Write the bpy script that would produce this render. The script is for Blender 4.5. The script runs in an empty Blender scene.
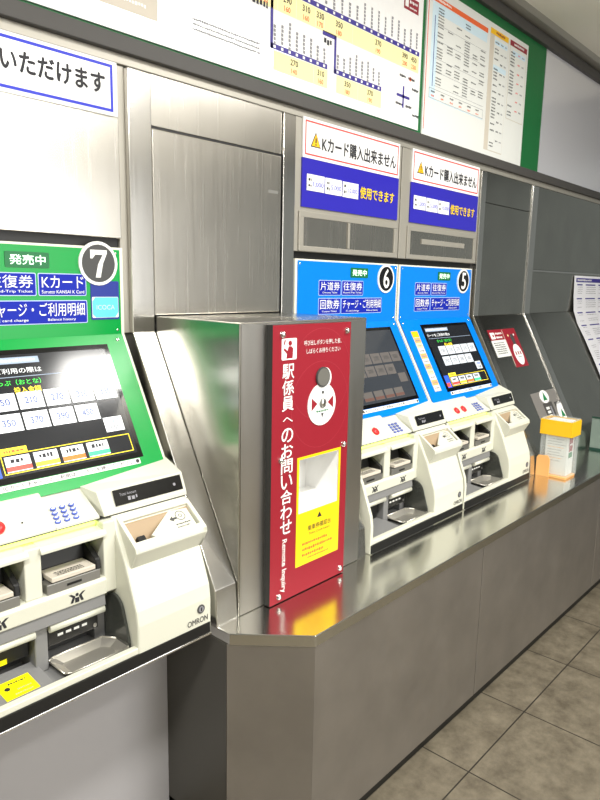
import bpy, bmesh, math, random
from mathutils import Vector, Matrix
random.seed(7)
S = bpy.context.scene
COL = S.collection

# ------------------------------------------------------------------ camera, world, lamps, exposure
cam_d = bpy.data.cameras.new('camera')
cam = bpy.data.objects.new('camera', cam_d)
COL.objects.link(cam)
S.camera = cam
YAW, PIT, ROL = 0.840467, -0.173766, 0.0198603
ca, sa, cb, sb, cc, sc = math.cos(YAW), math.sin(YAW), math.cos(PIT), math.sin(PIT), math.cos(ROL), math.sin(ROL)
Fw = Vector((sa*cb, ca*cb, sb)); Rt = Vector((ca, -sa, 0)); Up = Rt.cross(Fw)
R2 = cc*Rt + sc*Up; U2 = -sc*Rt + cc*Up
m3 = Matrix((R2, U2, -Fw)).transposed()
cam.matrix_world = Matrix.Translation((0, 0, 1.55)) @ m3.to_4x4()
cam_d.sensor_fit = 'VERTICAL'; cam_d.sensor_height = 24.0
cam_d.lens = 24.0*668.105/800
cam_d.clip_start = 0.02

W = bpy.data.worlds.new('concourse'); S.world = W; W.use_nodes = True
W.node_tree.nodes['Background'].inputs[0].default_value = (0.80, 0.85, 0.80, 1)
W.node_tree.nodes['Background'].inputs[1].default_value = 0.30

S.view_settings.view_transform = 'Standard'; S.view_settings.look = 'None'
S.view_settings.gamma = 1.0; S.view_settings.use_curve_mapping = False
S.view_settings.exposure = -0.17

def area(name, loc, sx, sy, power, rot=(0, 0, 0), color=(1, 1, 1)):
    d = bpy.data.lights.new(name, 'AREA'); d.shape = 'RECTANGLE'; d.size = sx; d.size_y = sy
    d.energy = power; d.color = color
    o = bpy.data.objects.new(name, d); COL.objects.link(o); o.location = loc; o.rotation_euler = rot
    return o
# rows of ceiling fluorescents across the concourse, and an added unseen fill light opposite, mirrored bright in the steel
area('ceiling_tube_light', (2.50, 0.20, 2.845), 1.25, 0.28, 50, color=(1, .98, .93))
area('ceiling_tube_light', (1.90, -1.00, 2.845), 1.25, 0.26, 50, color=(1, .98, .93))
area('ceiling_tube_light', (1.90, -2.40, 2.845), 1.25, 0.26, 50, color=(1, .98, .93))
area('ceiling_tube_light', (-0.10, 0.10, 2.845), 1.25, 0.26, 80, color=(1, .98, .93))
area('ceiling_tube_light', (0.30, -2.00, 2.845), 1.25, 0.26, 50, color=(1, .98, .93))
area('added_fill_light', (2.9, -3.38, 1.55), 1.9, 1.9, 62, rot=(math.radians(90), 0, 0), color=(1, .99, .97))

# ------------------------------------------------------------------ materials
def lin(c):
    return tuple(((v/255)/12.92 if v/255 <= .04045 else ((v/255+.055)/1.055)**2.4) for v in c)
MATS = {}
def mat(name, rgb, rough=.5, metal=0.0, emit=0.0, spec=.5, trans=0.0, alpha=1.0, noise=0.0, nscale=40, ior=1.45, coat=0.0):
    m = bpy.data.materials.new(name); m.use_nodes = True
    nt = m.node_tree; b = nt.nodes['Principled BSDF']
    c = (*lin(rgb), 1)
    b.inputs['Base Color'].default_value = c
    b.inputs['Roughness'].default_value = rough
    b.inputs['Metallic'].default_value = metal
    b.inputs['Specular IOR Level'].default_value = spec
    b.inputs['Transmission Weight'].default_value = trans
    b.inputs['IOR'].default_value = ior
    b.inputs['Alpha'].default_value = alpha
    b.inputs['Coat Weight'].default_value = coat
    if emit:
        b.inputs['Emission Color'].default_value = c; b.inputs['Emission Strength'].default_value = emit
    if noise:
        tc = nt.nodes.new('ShaderNodeTexCoord'); n = nt.nodes.new('ShaderNodeTexNoise')
        n.inputs['Scale'].default_value = nscale; n.inputs['Detail'].default_value = 5
        r = nt.nodes.new('ShaderNodeMapRange')
        r.inputs[3].default_value = max(0, rough-noise); r.inputs[4].default_value = rough+noise
        nt.links.new(tc.outputs['Object'], n.inputs['Vector']); nt.links.new(n.outputs['Fac'], r.inputs[0])
        nt.links.new(r.outputs[0], b.inputs['Roughness'])
    MATS[name] = m
    return m

def steel(name, rgb, rough, var, stretch=(2, 2, 2), bump=0.02, stain=0.0, aniso=0.0):
    m = bpy.data.materials.new(name); m.use_nodes = True; nt = m.node_tree; b = nt.nodes['Principled BSDF']
    b.inputs['Metallic'].default_value = .92 if name == 'steel_front' else 1.0
    b.inputs['Anisotropic'].default_value = aniso
    tc = nt.nodes.new('ShaderNodeTexCoord'); mp = nt.nodes.new('ShaderNodeMapping')
    mp.inputs['Scale'].default_value = stretch
    n = nt.nodes.new('ShaderNodeTexNoise'); n.inputs['Scale'].default_value = 30; n.inputs['Detail'].default_value = 6
    nt.links.new(tc.outputs['Object'], mp.inputs[0]); nt.links.new(mp.outputs[0], n.inputs['Vector'])
    r = nt.nodes.new('ShaderNodeMapRange'); r.inputs[3].default_value = rough-var; r.inputs[4].default_value = rough+var
    nt.links.new(n.outputs['Fac'], r.inputs[0]); nt.links.new(r.outputs[0], b.inputs['Roughness'])
    bp = nt.nodes.new('ShaderNodeBump'); bp.inputs['Strength'].default_value = bump; bp.inputs['Distance'].default_value = .002
    nt.links.new(n.outputs['Fac'], bp.inputs['Height']); nt.links.new(bp.outputs[0], b.inputs['Normal'])
    # broad wipe marks and handling stains in the metal
    n2 = nt.nodes.new('ShaderNodeTexNoise'); n2.inputs['Scale'].default_value = 5; n2.inputs['Detail'].default_value = 7
    nt.links.new(tc.outputs['Object'], n2.inputs['Vector'])
    cr = nt.nodes.new('ShaderNodeValToRGB'); c = lin(rgb)
    cr.color_ramp.elements[0].position = .35; cr.color_ramp.elements[0].color = (*[v*(1-stain) for v in c], 1)
    cr.color_ramp.elements[1].position = .65; cr.color_ramp.elements[1].color = (*c, 1)
    nt.links.new(n2.outputs['Fac'], cr.inputs[0]); nt.links.new(cr.outputs[0], b.inputs['Base Color'])
    MATS[name] = m

steel('steel_panel', (206, 202, 194), .26, .05, (5, 5, .1), .0007, .10, .4)
steel('steel_stile', (222, 220, 216), .20, .03, (6, 6, .12), .0, .03, .5)
steel('steel_box', (182, 180, 172), .25, .03, (4, 4, .06), .0, .04, .65)
steel('steel_box_front', (214, 211, 206), .30, .05, (6, 6, .1), .01, .06)
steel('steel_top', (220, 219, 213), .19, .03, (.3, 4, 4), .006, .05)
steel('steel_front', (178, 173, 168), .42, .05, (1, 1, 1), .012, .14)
steel('steel_slope', (182, 181, 174), .24, .05, (.3, 3, 3), .015, .10)
mat('beige_metal', (170, 166, 156), .4, .35)
mat('grey_metal', (150, 149, 145), .4, .7)
mat('charcoal', (74, 72, 70), .55)
mat('black', (22, 22, 22), .4)
mat('gloss_black', (16, 17, 19), .08, coat=.3)
mat('rubber', (48, 48, 46), .7)
mat('cream', (214, 214, 199), .35)
mat('cream_trim', (230, 228, 212), .4)
mat('white', (246, 246, 244), .4)
mat('paper', (226, 228, 224), .6)
mat('gloss_white', (246, 246, 246), .12, coat=.3)
mat('blank_satin', (232, 232, 238), .24, .4)
mat('satin_patch', (168, 163, 158), .38, .55)
mat('lens_grey', (112, 110, 104), .15, coat=.4)
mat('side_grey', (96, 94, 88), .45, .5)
mat('sheet_white', (244, 244, 250), .6)
mat('ring_pink', (186, 62, 76), .5)
mat('plate_grey', (196, 193, 190), .5)
mat('housing_grey', (128, 128, 128), .4)
mat('dark_grey', (70, 70, 70), .45)
mat('green_panel', (0, 152, 64), .26, spec=.4)
mat('sign_green', (24, 106, 56), .45)
mat('blue_panel', (0, 126, 228), .28, spec=.4)
mat('label_blue', (20, 40, 166), .5, spec=.25)
mat('label_edge', (190, 205, 250), .4)
mat('notice_blue', (46, 40, 172), .3, coat=.2)
mat('blue_line', (30, 46, 200), .4)
mat('indigo', (56, 44, 140), .5)
mat('red', (150, 30, 45), .35, coat=.1)
mat('bright_red', (235, 50, 50), .3)
mat('red_line', (238, 70, 66), .5)
mat('dark_red', (150, 40, 56), .5)
mat('yellow', (252, 214, 20), .4)
mat('note_yellow', (255, 245, 10), .5)
mat('pale_yellow', (255, 243, 178), .6)
mat('band_yellow', (250, 196, 24), .4)
mat('peach', (240, 180, 112), .3)
mat('orange', (236, 104, 50), .5)
mat('ink', (40, 40, 46), .6)
mat('faint_ink', (140, 140, 146), .6)
mat('pale_blue', (206, 228, 240), .6)
mat('tan', (206, 198, 184), .6)
mat('pit_brown', (170, 148, 120), .6)
mat('key_blue', (84, 104, 190), .35)
mat('sky_blue', (96, 204, 226), .4)
mat('navy', (20, 44, 140), .35)
mat('tri_green', (20, 120, 70), .5)
mat('bright_steel', (232, 228, 218), .34, .85)
mat('chrome', (235, 235, 235), .08, 1.0)
mat('smoke', (70, 72, 68), .12, alpha=.82)
mat('clear', (240, 246, 244), .03, alpha=.16, spec=.6)
mat('glass_green', (40, 70, 60), .06)
mat('glass_face', (150, 168, 158), .06, alpha=.55)
mat('screen', (34, 36, 40), .13, coat=.0, spec=.7, emit=.3)
mat('screen_dim', (58, 62, 68), .06, coat=.5, emit=.10)
mat('lit_white', (240, 243, 246), .2, emit=.6)
mat('lit_soft', (205, 212, 220), .2, emit=.32)
mat('digit_blue', (60, 84, 150), .3)
mat('lit_grey', (150, 165, 185), .15, emit=.5)
mat('lit_green', (70, 230, 80), .2, emit=1.0)
mat('lit_yellow', (250, 225, 60), .2, emit=.8)
mat('lit_red', (225, 80, 70), .2, emit=.6)
mat('lit_orange', (236, 120, 50), .2, emit=.4)
mat('lit_mint', (70, 220, 140), .2, emit=.6)
mat('lit_blue', (50, 90, 220), .2, emit=.6)
mat('dim_button', (98, 94, 92), .2, emit=.15)
mat('dim_red', (104, 78, 72), .2, emit=.15)
mat('led_board', (20, 110, 60), .4)
mat('led_white', (225, 255, 230), .4, emit=1.1)
mat('led_glow', (150, 255, 150), .4, emit=1.0)
mat('work_lamp', (236, 255, 120), .4, emit=2.2)
mat('wall_paint', (222, 220, 214), .6, noise=.05)
mat('knee_paint', (176, 174, 176), .45, noise=.05)

def floor_mat():
    m = bpy.data.materials.new('stone_tile'); m.use_nodes = True; nt = m.node_tree; b = nt.nodes['Principled BSDF']
    tc = nt.nodes.new('ShaderNodeTexCoord'); mp = nt.nodes.new('ShaderNodeMapping')
    br = nt.nodes.new('ShaderNodeTexBrick'); br.offset = 0; br.inputs['Scale'].default_value = 1
    br.inputs['Brick Width'].default_value = .425; br.inputs['Row Height'].default_value = .425
    br.inputs['Mortar Size'].default_value = .0028; br.inputs['Mortar Smooth'].default_value = .3
    mp.inputs['Location'].default_value = (-1.815+.425*10, -.86+.425*20, 0)
    nt.links.new(tc.outputs['Object'], mp.inputs[0]); nt.links.new(mp.outputs[0], br.inputs['Vector'])
    n = nt.nodes.new('ShaderNodeTexNoise'); n.inputs['Scale'].default_value = 11; n.inputs['Detail'].default_value = 10
    n.inputs['Roughness'].default_value = .68
    nt.links.new(tc.outputs['Object'], n.inputs['Vector'])
    cr = nt.nodes.new('ShaderNodeValToRGB')
    cr.color_ramp.elements[0].position = .30; cr.color_ramp.elements[0].color = (*lin((78, 71, 58)), 1)
    cr.color_ramp.elements[1].position = .72; cr.color_ramp.elements[1].color = (*lin((124, 116, 99)), 1)
    nt.links.new(n.outputs['Fac'], cr.inputs[0])
    mx = nt.nodes.new('ShaderNodeMix'); mx.data_type = 'RGBA'
    nt.links.new(br.outputs['Fac'], mx.inputs[0]); nt.links.new(cr.outputs[0], mx.inputs[6])
    mx.inputs[7].default_value = (*lin((38, 34, 27)), 1)
    nt.links.new(mx.outputs[2], b.inputs['Base Color'])
    b.inputs['Roughness'].default_value = .5
    bp = nt.nodes.new('ShaderNodeBump'); bp.inputs['Strength'].default_value = .12; bp.inputs['Distance'].default_value = .004
    nt.links.new(n.outputs['Fac'], bp.inputs['Height']); nt.links.new(bp.outputs[0], b.inputs['Normal'])
    MATS['floor'] = m
floor_mat()

# ------------------------------------------------------------------ mesh helpers
class Fr:
    """a flat drawing frame: origin, right and up directions; normal = right x up"""
    def __init__(s, o, u=(1, 0, 0), v=(0, 0, 1)):
        s.o = Vector(o); s.u = Vector(u).normalized(); s.v = Vector(v).normalized(); s.n = s.u.cross(s.v)
    def p(s, a, b, h=0.0): return s.o + s.u*a + s.v*b + s.n*h

_txt = {}
def text_polys(body, bold=0.0, space=1.0):
    k = (body, bold, space)
    if k not in _txt:
        c = bpy.data.curves.new('t', 'FONT'); c.body = body; c.offset = bold; c.space_character = space; c.resolution_u = 3
        o = bpy.data.objects.new('t', c); COL.objects.link(o)
        dg = bpy.context.evaluated_depsgraph_get()
        me = bpy.data.meshes.new_from_object(o.evaluated_get(dg))
        vs = [v.co.copy() for v in me.vertices]; fs = [tuple(p.vertices) for p in me.polygons]
        bpy.data.objects.remove(o); bpy.data.curves.remove(c); bpy.data.meshes.remove(me)
        x0 = min(v.x for v in vs); x1 = max(v.x for v in vs); y0 = min(v.y for v in vs); y1 = max(v.y for v in vs)
        _txt[k] = ([((v.x-x0)/(x1-x0), (v.y-y0)/(y1-y0)) for v in vs], fs, (x1-x0)/(y1-y0))
    return _txt[k]

class MB:
    def __init__(s): s.v = []; s.f = []; s.m = []; s.sm = []; s.names = []
    def mi(s, name):
        if name not in s.names: s.names.append(name)
        return s.names.index(name)
    def add(s, vs, fs, m, smooth=False):
        b = len(s.v); i = s.mi(m)
        s.v += [Vector(v) for v in vs]
        for f in fs: s.f.append(tuple(b+k for k in f)); s.m.append(i); s.sm.append(smooth)
        return s
    def solid(s, vs, fs, m, bev=0.0, seg=2):
        bm = bmesh.new(); bv = [bm.verts.new(v) for v in vs]
        for f in fs:
            try: bm.faces.new([bv[k] for k in f])
            except ValueError: pass
        bmesh.ops.recalc_face_normals(bm, faces=bm.faces)
        if bev:
            es = [e for e in bm.edges if len(e.link_faces) == 2 and e.calc_face_angle(0) > .35]
            bmesh.ops.bevel(bm, geom=es, offset=bev, segments=seg, affect='EDGES', profile=.5, clamp_overlap=True)
        bm.verts.index_update()
        s.add([v.co.copy() for v in bm.verts], [[v.index for v in f.verts] for f in bm.faces], m)
        bm.free(); return s
    def box(s, x0, x1, y0, y1, z0, z1, m, bev=0.0):
        vs = [(x, y, z) for x in (x0, x1) for y in (y0, y1) for z in (z0, z1)]
        return s.solid(vs, [(0, 1, 3, 2), (4, 6, 7, 5), (0, 4, 5, 1), (2, 3, 7, 6), (0, 2, 6, 4), (1, 5, 7, 3)], m, bev)
    def px(s, prof, x0, x1, m, bev=0.0):
        """extrude a (y, z) outline along x"""
        n = len(prof); vs = [(x0, *p) for p in prof]+[(x1, *p) for p in prof]
        fs = [tuple(range(n)), tuple(range(2*n-1, n-1, -1))]+[(i, (i+1) % n, n+(i+1) % n, n+i) for i in range(n)]
        return s.solid(vs, fs, m, bev)
    def prism(s, fr, poly, h0, h1, m, bev=0.0, smooth=False):
        n = len(poly); vs = [fr.p(a, b, h0) for a, b in poly]+[fr.p(a, b, h1) for a, b in poly]
        fs = [tuple(range(n)), tuple(range(2*n-1, n-1, -1))]
        sd = [(i, (i+1) % n, n+(i+1) % n, n+i) for i in range(n)]
        if bev: return s.solid(vs, fs+sd, m, bev)
        b = s.mi(m); s.add(vs, fs, m); k = len(s.v)-2*n
        for q in sd: s.f.append(tuple(k+j for j in q)); s.m.append(b); s.sm.append(smooth)
        return s
    def rect(s, fr, a0, a1, b0, b1, m, h0=0.0, h1=.0006, r=0.0, bev=0.0):
        if r:
            poly = []
            for cx, cy, t0 in ((a1-r, b1-r, 0), (a0+r, b1-r, 90), (a0+r, b0+r, 180), (a1-r, b0+r, 270)):
                for k in range(5):
                    t = math.radians(t0+k*22.5); poly.append((cx+r*math.cos(t), cy+r*math.sin(t)))
        else: poly = [(a0, b0), (a1, b0), (a1, b1), (a0, b1)]
        return s.prism(fr, poly, h0, h1, m, bev)
    def outline(s, fr, a0, a1, b0, b1, w, m, h0=0.0, h1=.0006):
        s.rect(fr, a0, a1, b0, b0+w, m, h0, h1); s.rect(fr, a0, a1, b1-w, b1, m, h0, h1)
        s.rect(fr, a0, a0+w, b0+w, b1-w, m, h0, h1); s.rect(fr, a1-w, a1, b0+w, b1-w, m, h0, h1); return s
    def disc(s, fr, a, b, ra, m, h0=0.0, h1=.0006, rb=None, n=28):
        rb = rb or ra
        return s.prism(fr, [(a+ra*math.cos(2*math.pi*k/n), b+rb*math.sin(2*math.pi*k/n)) for k in range(n)], h0, h1, m, smooth=True)
    def ring(s, fr, a, b, r, w, m, h=.0006, rb=None, n=36):
        k = (rb or r)/r; vs = []; fs = []
        for i in range(n):
            t = 2*math.pi*i/n
            vs += [fr.p(a+r*math.cos(t), b+k*r*math.sin(t), h), fr.p(a+(r-w)*math.cos(t), b+(k*r-w)*math.sin(t), h)]
            j = (i+1) % n; fs.append((2*i, 2*j, 2*j+1, 2*i+1))
        return s.add(vs, fs, m)
    def text(s, fr, body, a0, a1, b0, b1, m, h=.0012, bold=0.0, fit=True, rot=0, space=1.0):
        """lettering stretched into the box a0..a1, b0..b1 (fit) or set to its height and centred"""
        if bold:
            w, hh = a1-a0, b1-b0
            if rot: d = bold*w*.45; ds = ((0, d), (0, -d), (d, 0), (-d, 0))
            else: d = bold*hh*.55; ds = ((d, 0), (-d, 0), (0, d), (0, -d))
            for i, (da, db) in enumerate(ds): s.text(fr, body, a0+da, a1+da, b0+db, b1+db, m, h+.00002*i, 0, fit, rot, space)
            return s
        vs, fs, asp = text_polys(body, 0, space)
        w, hh = a1-a0, b1-b0
        if rot: pts = [(a0+y*w, b1-x*hh) for x, y in vs]
        elif fit: pts = [(a0+x*w, b0+y*hh) for x, y in vs]
        else:
            ww = hh*asp; c = (a0+a1)/2; pts = [(c-ww/2+x*ww, b0+y*hh) for x, y in vs]
        return s.add([fr.p(p[0], p[1], h) for p in pts], fs, m)
    def scrib(s, fr, a0, a1, b0, b1, m, unit=None, h=.0011, fill=.72, seed=None):
        """a line of print too small to read: short uneven strokes"""
        rnd = random.Random(seed if seed is not None else int((a0*1000+b0*777)*10))
        hh = b1-b0; u = unit or hh; a = a0; vs = []; fs = []
        while a < a1-u*.2:
            w = u*(.35+.5*rnd.random()); e = min(a+w*fill*1.2, a1)
            c0 = b0+hh*.25*rnd.random(); c1 = b1-hh*.25*rnd.random()
            k = len(vs); vs += [fr.p(a, c0, h), fr.p(e, c0, h), fr.p(e, c1, h), fr.p(a, c1, h)]; fs.append((k, k+1, k+2, k+3))
            a += w+u*.15
        return s.add(vs, fs, m)
    def vscrib(s, fr, a0, a1, b0, b1, m, seed=0, h=.0011):
        rnd = random.Random(seed); b = b1; u = a1-a0; vs = []; fs = []
        while b > b0:
            k = len(vs); d = u*.75; c0 = a0+u*.2*rnd.random(); c1 = a1-u*.2*rnd.random()
            vs += [fr.p(c0, b-d, h), fr.p(c1, b-d, h), fr.p(c1, b, h), fr.p(c0, b, h)]; fs.append((k, k+1, k+2, k+3)); b -= u
        return s.add(vs, fs, m)
    def cyl(s, p0, p1, r, m, n=20, r1=None):
        p0 = Vector(p0); p1 = Vector(p1); d = (p1-p0).normalized()
        a = d.orthogonal().normalized(); b = d.cross(a); r1 = r if r1 is None else r1
        vs = [p0+(a*math.cos(2*math.pi*k/n)+b*math.sin(2*math.pi*k/n))*r for k in range(n)]
        vs += [p1+(a*math.cos(2*math.pi*k/n)+b*math.sin(2*math.pi*k/n))*r1 for k in range(n)]
        s.add(vs, [tuple(range(n-1, -1, -1)), tuple(range(n, 2*n))], m)
        k0 = len(s.v)-2*n; i = s.mi(m)
        for k in range(n): s.f.append((k0+k, k0+(k+1) % n, k0+n+(k+1) % n, k0+n+k)); s.m.append(i); s.sm.append(True)
        return s
    def dome(s, fr, a, b, r, h, m, n=20, rings=4, h0=0.0):
        vs = []; fs = []
        for j in range(rings):
            t = (math.pi/2)*j/rings
            for k in range(n):
                q = 2*math.pi*k/n; vs.append(fr.p(a+r*math.cos(t)*math.cos(q), b+r*math.cos(t)*math.sin(q), h0+h*math.sin(t)))
        vs.append(fr.p(a, b, h0+h))
        for j in range(rings-1):
            for k in range(n): fs.append((j*n+k, j*n+(k+1) % n, (j+1)*n+(k+1) % n, (j+1)*n+k))
        for k in range(n): fs.append(((rings-1)*n+k, (rings-1)*n+(k+1) % n, rings*n))
        return s.add(vs, fs, m, True)
    def build(s, name, parent=None, base=(0, 0, 0)):
        B = Vector(parent['_b']) if parent is not None else Vector(base)
        me = bpy.data.meshes.new(name); me.from_pydata([v-B for v in s.v], [], s.f)
        for n in s.names: me.materials.append(MATS[n])
        for p, i, q in zip(me.polygons, s.m, s.sm): p.material_index = i; p.use_smooth = q
        me.update()
        o = bpy.data.objects.new(name, me); COL.objects.link(o); o['_b'] = tuple(B)
        if parent is not None: o.parent = parent
        else: o.location = B
        return o

def tag(o, label, cat, group=None):
    o['label'] = label; o['category'] = cat
    if group: o['group'] = group
    return o
def thing(name, loc, label, cat, group=None):
    o = bpy.data.objects.new(name, None); COL.objects.link(o); o.location = loc; o['_b'] = tuple(loc); o.empty_display_size = .1
    return tag(o, label, cat, group)
def struct(o): o['kind'] = 'structure'; return o

WALL = lambda x=0.0, y=1.578: Fr((x, y, 0))
SV = (0, .173, .310)                                       # up along the sloping fronts
SLOPE = lambda x=0.0, d=0.0: Fr((x, 1.405, 1.095), (1, 0, 0), SV)
PV = (0, .339, .645)
PSLOPE = lambda x=0.0: Fr((x, 1.239, .760), (1, 0, 0), PV)
HC = .663                                                  # counter height

# ------------------------------------------------------------------ setting
struct(MB().box(-4, 9, -4, 1.75, -.06, 0, 'floor').build('floor'))
mat('ceiling_paint', (236, 231, 217), .7, noise=.05)
mat('dark_ceiling', (52, 52, 50), .7)
struct(MB().box(-4, 5.0, -4, 1.75, 2.86, 2.95, 'ceiling_paint').box(5.0, 9, -4, 1.75, 3.10, 3.2, 'dark_ceiling').box(4.99, 5.06, -4, 1.56, 2.861, 3.10, 'dark_ceiling').build('ceiling'))
wb = struct(MB().box(-3, 9, 1.60, 1.75, 0, 3.1, 'charcoal').build('wall_back'))
wo = MB()
wo.box(-4, 1.9, -3.55, -3.40, 0, 2.86, 'wall_paint').box(3.9, 6.0, -3.55, -3.40, 0, 2.86, 'wall_paint')
wo.box(1.9, 3.9, -3.55, -3.40, 2.55, 2.86, 'wall_paint').box(1.9, 3.9, -3.55, -3.40, 0, .55, 'wall_paint')
struct(wo.build('wall_opposite'))
# flat steel lining above the machines
def lining(x0, x1, z0, z1, m='steel_panel', y=1.580, nm='panel'):
    return MB().box(x0, x1, y, 1.601, z0, z1, m, .0015).build(nm, wb)
lining(-2, 8, 2.093, 2.118, 'beige_metal', 1.579, 'head_strip')
lining(-1.0, .395, 0.7, 2.092); lining(.40, 1.038, 1.657, 2.092); lining(1.0385, 1.063, 1.405, 2.092, 'beige_metal', 1.588)
lining(1.128, 1.650, 1.960, 2.092)
lining(1.714, 2.345, 1.657, 2.092, 'beige_metal'); lining(2.352, 3.014, 1.657, 2.092, 'beige_metal')
lining(3.070, 3.604, 1.951, 2.092, 'steel_slope'); lining(3.070, 3.604, 1.405, 1.949, 'steel_slope')
lining(3.678, 8, 1.648, 2.092, 'steel_slope'); lining(3.678, 8, 1.636, 1.648, 'steel_stile', 1.577, 'seam_strip'); lining(3.678, 8, 1.405, 1.636, 'steel_slope')
# sloping filler fronts right of the last machine
PROF = [(1.600, 1.405), (1.578, 1.405), (1.239, .760), (1.232, HC), (1.600, HC)]
def filler(x0, x1, m='steel_slope', off=0.0, nm='sloped_panel', parent=wb, bev=.002):
    pr = [(1.600, 1.405), (1.578-off, 1.405), (1.239-off, .760), (1.232-off, HC), (1.600, HC)]
    return MB().px(pr, x0, x1, m, bev).build(nm, parent)
struct(filler(3.070, 3.604, nm='trim_6', parent=None)); struct(filler(3.678, 8, nm='trim_7', parent=None))
for i, (x0, x1) in enumerate(((1.063, 1.1364), (1.653, 1.711), (3.017, 3.068), (3.606, 3.676))):
    pr = [(1.601, 2.090), (1.573, 2.090), (1.573, 1.407), (1.233, .760), (1.226, HC), (1.601, HC)]
    struct(MB().px(pr, x0, x1, 'steel_stile', .0025).build('trim_%d' % (i+1)))
# cornice over the sign board, knee space under the left machine
struct(MB().px([(1.60, 2.842), (1.52, 2.842), (1.50, 2.862), (1.60, 2.862)], -3, 5.0, 'beige_metal').build('trim_5'))
struct(MB().box(-1.5, 1.062, 1.44, 1.60, .0, .66, 'knee_paint', .003).build('wall_kneehole'))

# ------------------------------------------------------------------ sign board with fares
sb_ = thing('fare_board', (2.2, 1.575, 2.14), 'long green sign board with white fare map and fare table above the machines', 'sign board')
f = MB()
f.box(-2, 8, 1.560, 1.601, 2.118, 2.158, 'charcoal', .002).box(-2, 8, 1.560, 1.601, 2.784, 2.832, 'charcoal', .002)
f.build('frame', sb_)
MB().box(-2, 3.652, 1.582, 1.601, 2.158, 2.784, 'sign_green').build('green_backing', sb_)
MB().box(3.654, 8, 1.580, 1.601, 2.159, 2.783, 'blank_satin').build('blank_panel', sb_)
k = MB(); g = WALL(0, 1.576)
k.box(-2, 2.446, 1.576, 1.582, 2.170, 2.784, 'gloss_white')
k.rect(g, .86, 1.165, 2.224, 2.50, 'tan'); k.scrib(g, .93, 1.15, 2.27, 2.29, 'white', .02); k.scrib(g, .98, 1.13, 2.245, 2.255, 'white', .012)
k.rect(g, .90, .925, 2.225, 2.24, 'faint_ink')
for j in range(3): k.scrib(g, 1.28, 1.545, 2.262-.013*j, 2.270-.013*j, 'faint_ink', .009)
# upper line
def cells(xs, z0, z1, vals):
    for (a, b), (t1, t2) in zip(zip(xs, xs[1:]), vals):
        k.rect(g, a+.001, b-.001, z0, z1, 'pale_yellow'); c = (a+b)/2; hh = (z1-z0)*.30
        k.text(g, t1, a, b, z0+(z1-z0)*.54, z0+(z1-z0)*.54+hh, 'ink', fit=False, bold=.04)
        k.text(g, t2, a, b, z0+(z1-z0)*.12, z0+(z1-z0)*.12+hh*.85, 'orange', fit=False, bold=.03)
def stations(xa, xb, z, n, up=.075, seed=0):
    k.rect(g, xa, xb, z, z+.016, 'indigo')
    for j in range(n):
        c = xa+(j+.5)*(xb-xa)/n
        k.rect(g, c-.005, c+.005, z+.004, z+.012, 'white', .0006, .0010)
        k.vscrib(g, c-.006, c+.006, z+.022, z+.022+up*(.5+.5*random.Random(seed+j).random()), 'faint_ink', seed+j)
stations(1.10, 2.430, 2.446, 31, .085, 11)
cells([1.50, 1.62, 1.705, 1.80, 1.845, 2.00, 2.305, 2.355, 2.43], 2.383, 2.444,
      [('270', '140'), ('290', '160'), ('310', '160'), ('330', '170'), ('350', '180'), ('370', '190'), ('390', '200'), ('450', '230')])
k.rect(g, 1.588, 1.600, 2.268, 2.42, 'indigo'); k.scrib(g, 1.51, 1.575, 2.375, 2.395, 'ink', .02)
stations(1.590, 1.865, 2.268, 8, .075, 60)
cells([1.602, 1.795, 1.868], 2.208, 2.266, [('270', '140'), ('310', '160')])
k.rect(g, 1.837, 1.905, 2.372, 2.386, 'indigo'); k.rect(g, 1.900, 1.911, 2.266, 2.386, 'indigo'); k.scrib(g, 1.845, 1.89, 2.345, 2.365, 'ink', .018)
stations(1.903, 2.182, 2.264, 8, .07, 90)
cells([1.915, 2.040, 2.185], 2.205, 2.262, [('350', '180'), ('370', '190')])
k.rect(g, 2.31, 2.412, 2.592, 2.640, 'dark_red'); k.rect(g, 2.318, 2.340, 2.602, 2.630, 'white', .0006, .0009); k.scrib(g, 2.348, 2.405, 2.618, 2.630, 'white', .01); k.scrib(g, 2.348, 2.400, 2.600, 2.607, 'white', .007)
# little junction map
k.rect(g, 2.326, 2.336, 2.235, 2.315, 'indigo'); k.rect(g, 2.285, 2.375, 2.272, 2.282, 'indigo')
for j, (a, b) in enumerate(((2.30, 2.345), (2.36, 2.345), (2.39, 2.31), (2.28, 2.24), (2.35, 2.24), (2.40, 2.215))): k.scrib(g, a, a+.045, b, b+.011, 'ink', .01, seed=j)
k.disc(g, 2.375, 2.350, .008, 'orange'); k.outline(g, 2.22, 2.425, 2.200, 2.370, .0015, 'pale_blue')
k.build('fare_map', sb_)
k = MB()
k.box(2.474, 3.422, 1.576, 1.582, 2.160, 2.738, 'paper')
k.rect(g, 2.484, 2.488, 2.185, 2.735, 'red_line')
k.rect(g, 2.51, 2.990, 2.682, 2.702, 'orange'); k.scrib(g, 2.52, 2.66, 2.687, 2.697, 'white', .012)
k.rect(g, 2.515, 2.985, 2.309, 2.680, 'pale_blue', 0, .0004); k.rect(g, 2.56, 2.985, 2.312, 2.640, 'paper', .0004, .0007); k.rect(g, 2.535, 2.539, 2.36, 2.63, 'navy', .0007, .001)
rr = random.Random(3)
for c, a in enumerate((2.56, 2.64, 2.71, 2.785, 2.86, 2.93)):
    for r in range(26):
        p = .75 if c in (0, 3) else .42
        if c in (4, 5) and r < 6: p = .1
        if rr.random() < p: k.scrib(g, a, a+.045, 2.660-r*.0115, 2.666-r*.0115, 'ink', .008, seed=c*50+r)
for z in (2.60, 2.54, 2.47, 2.42, 2.365): k.rect(g, 2.55, 2.985, z, z+.0012, 'faint_ink', .0008, .001)
k.outline(g, 2.515, 2.985, 2.313, 2.352, .0015, 'faint_ink', .0006, .001)
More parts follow.
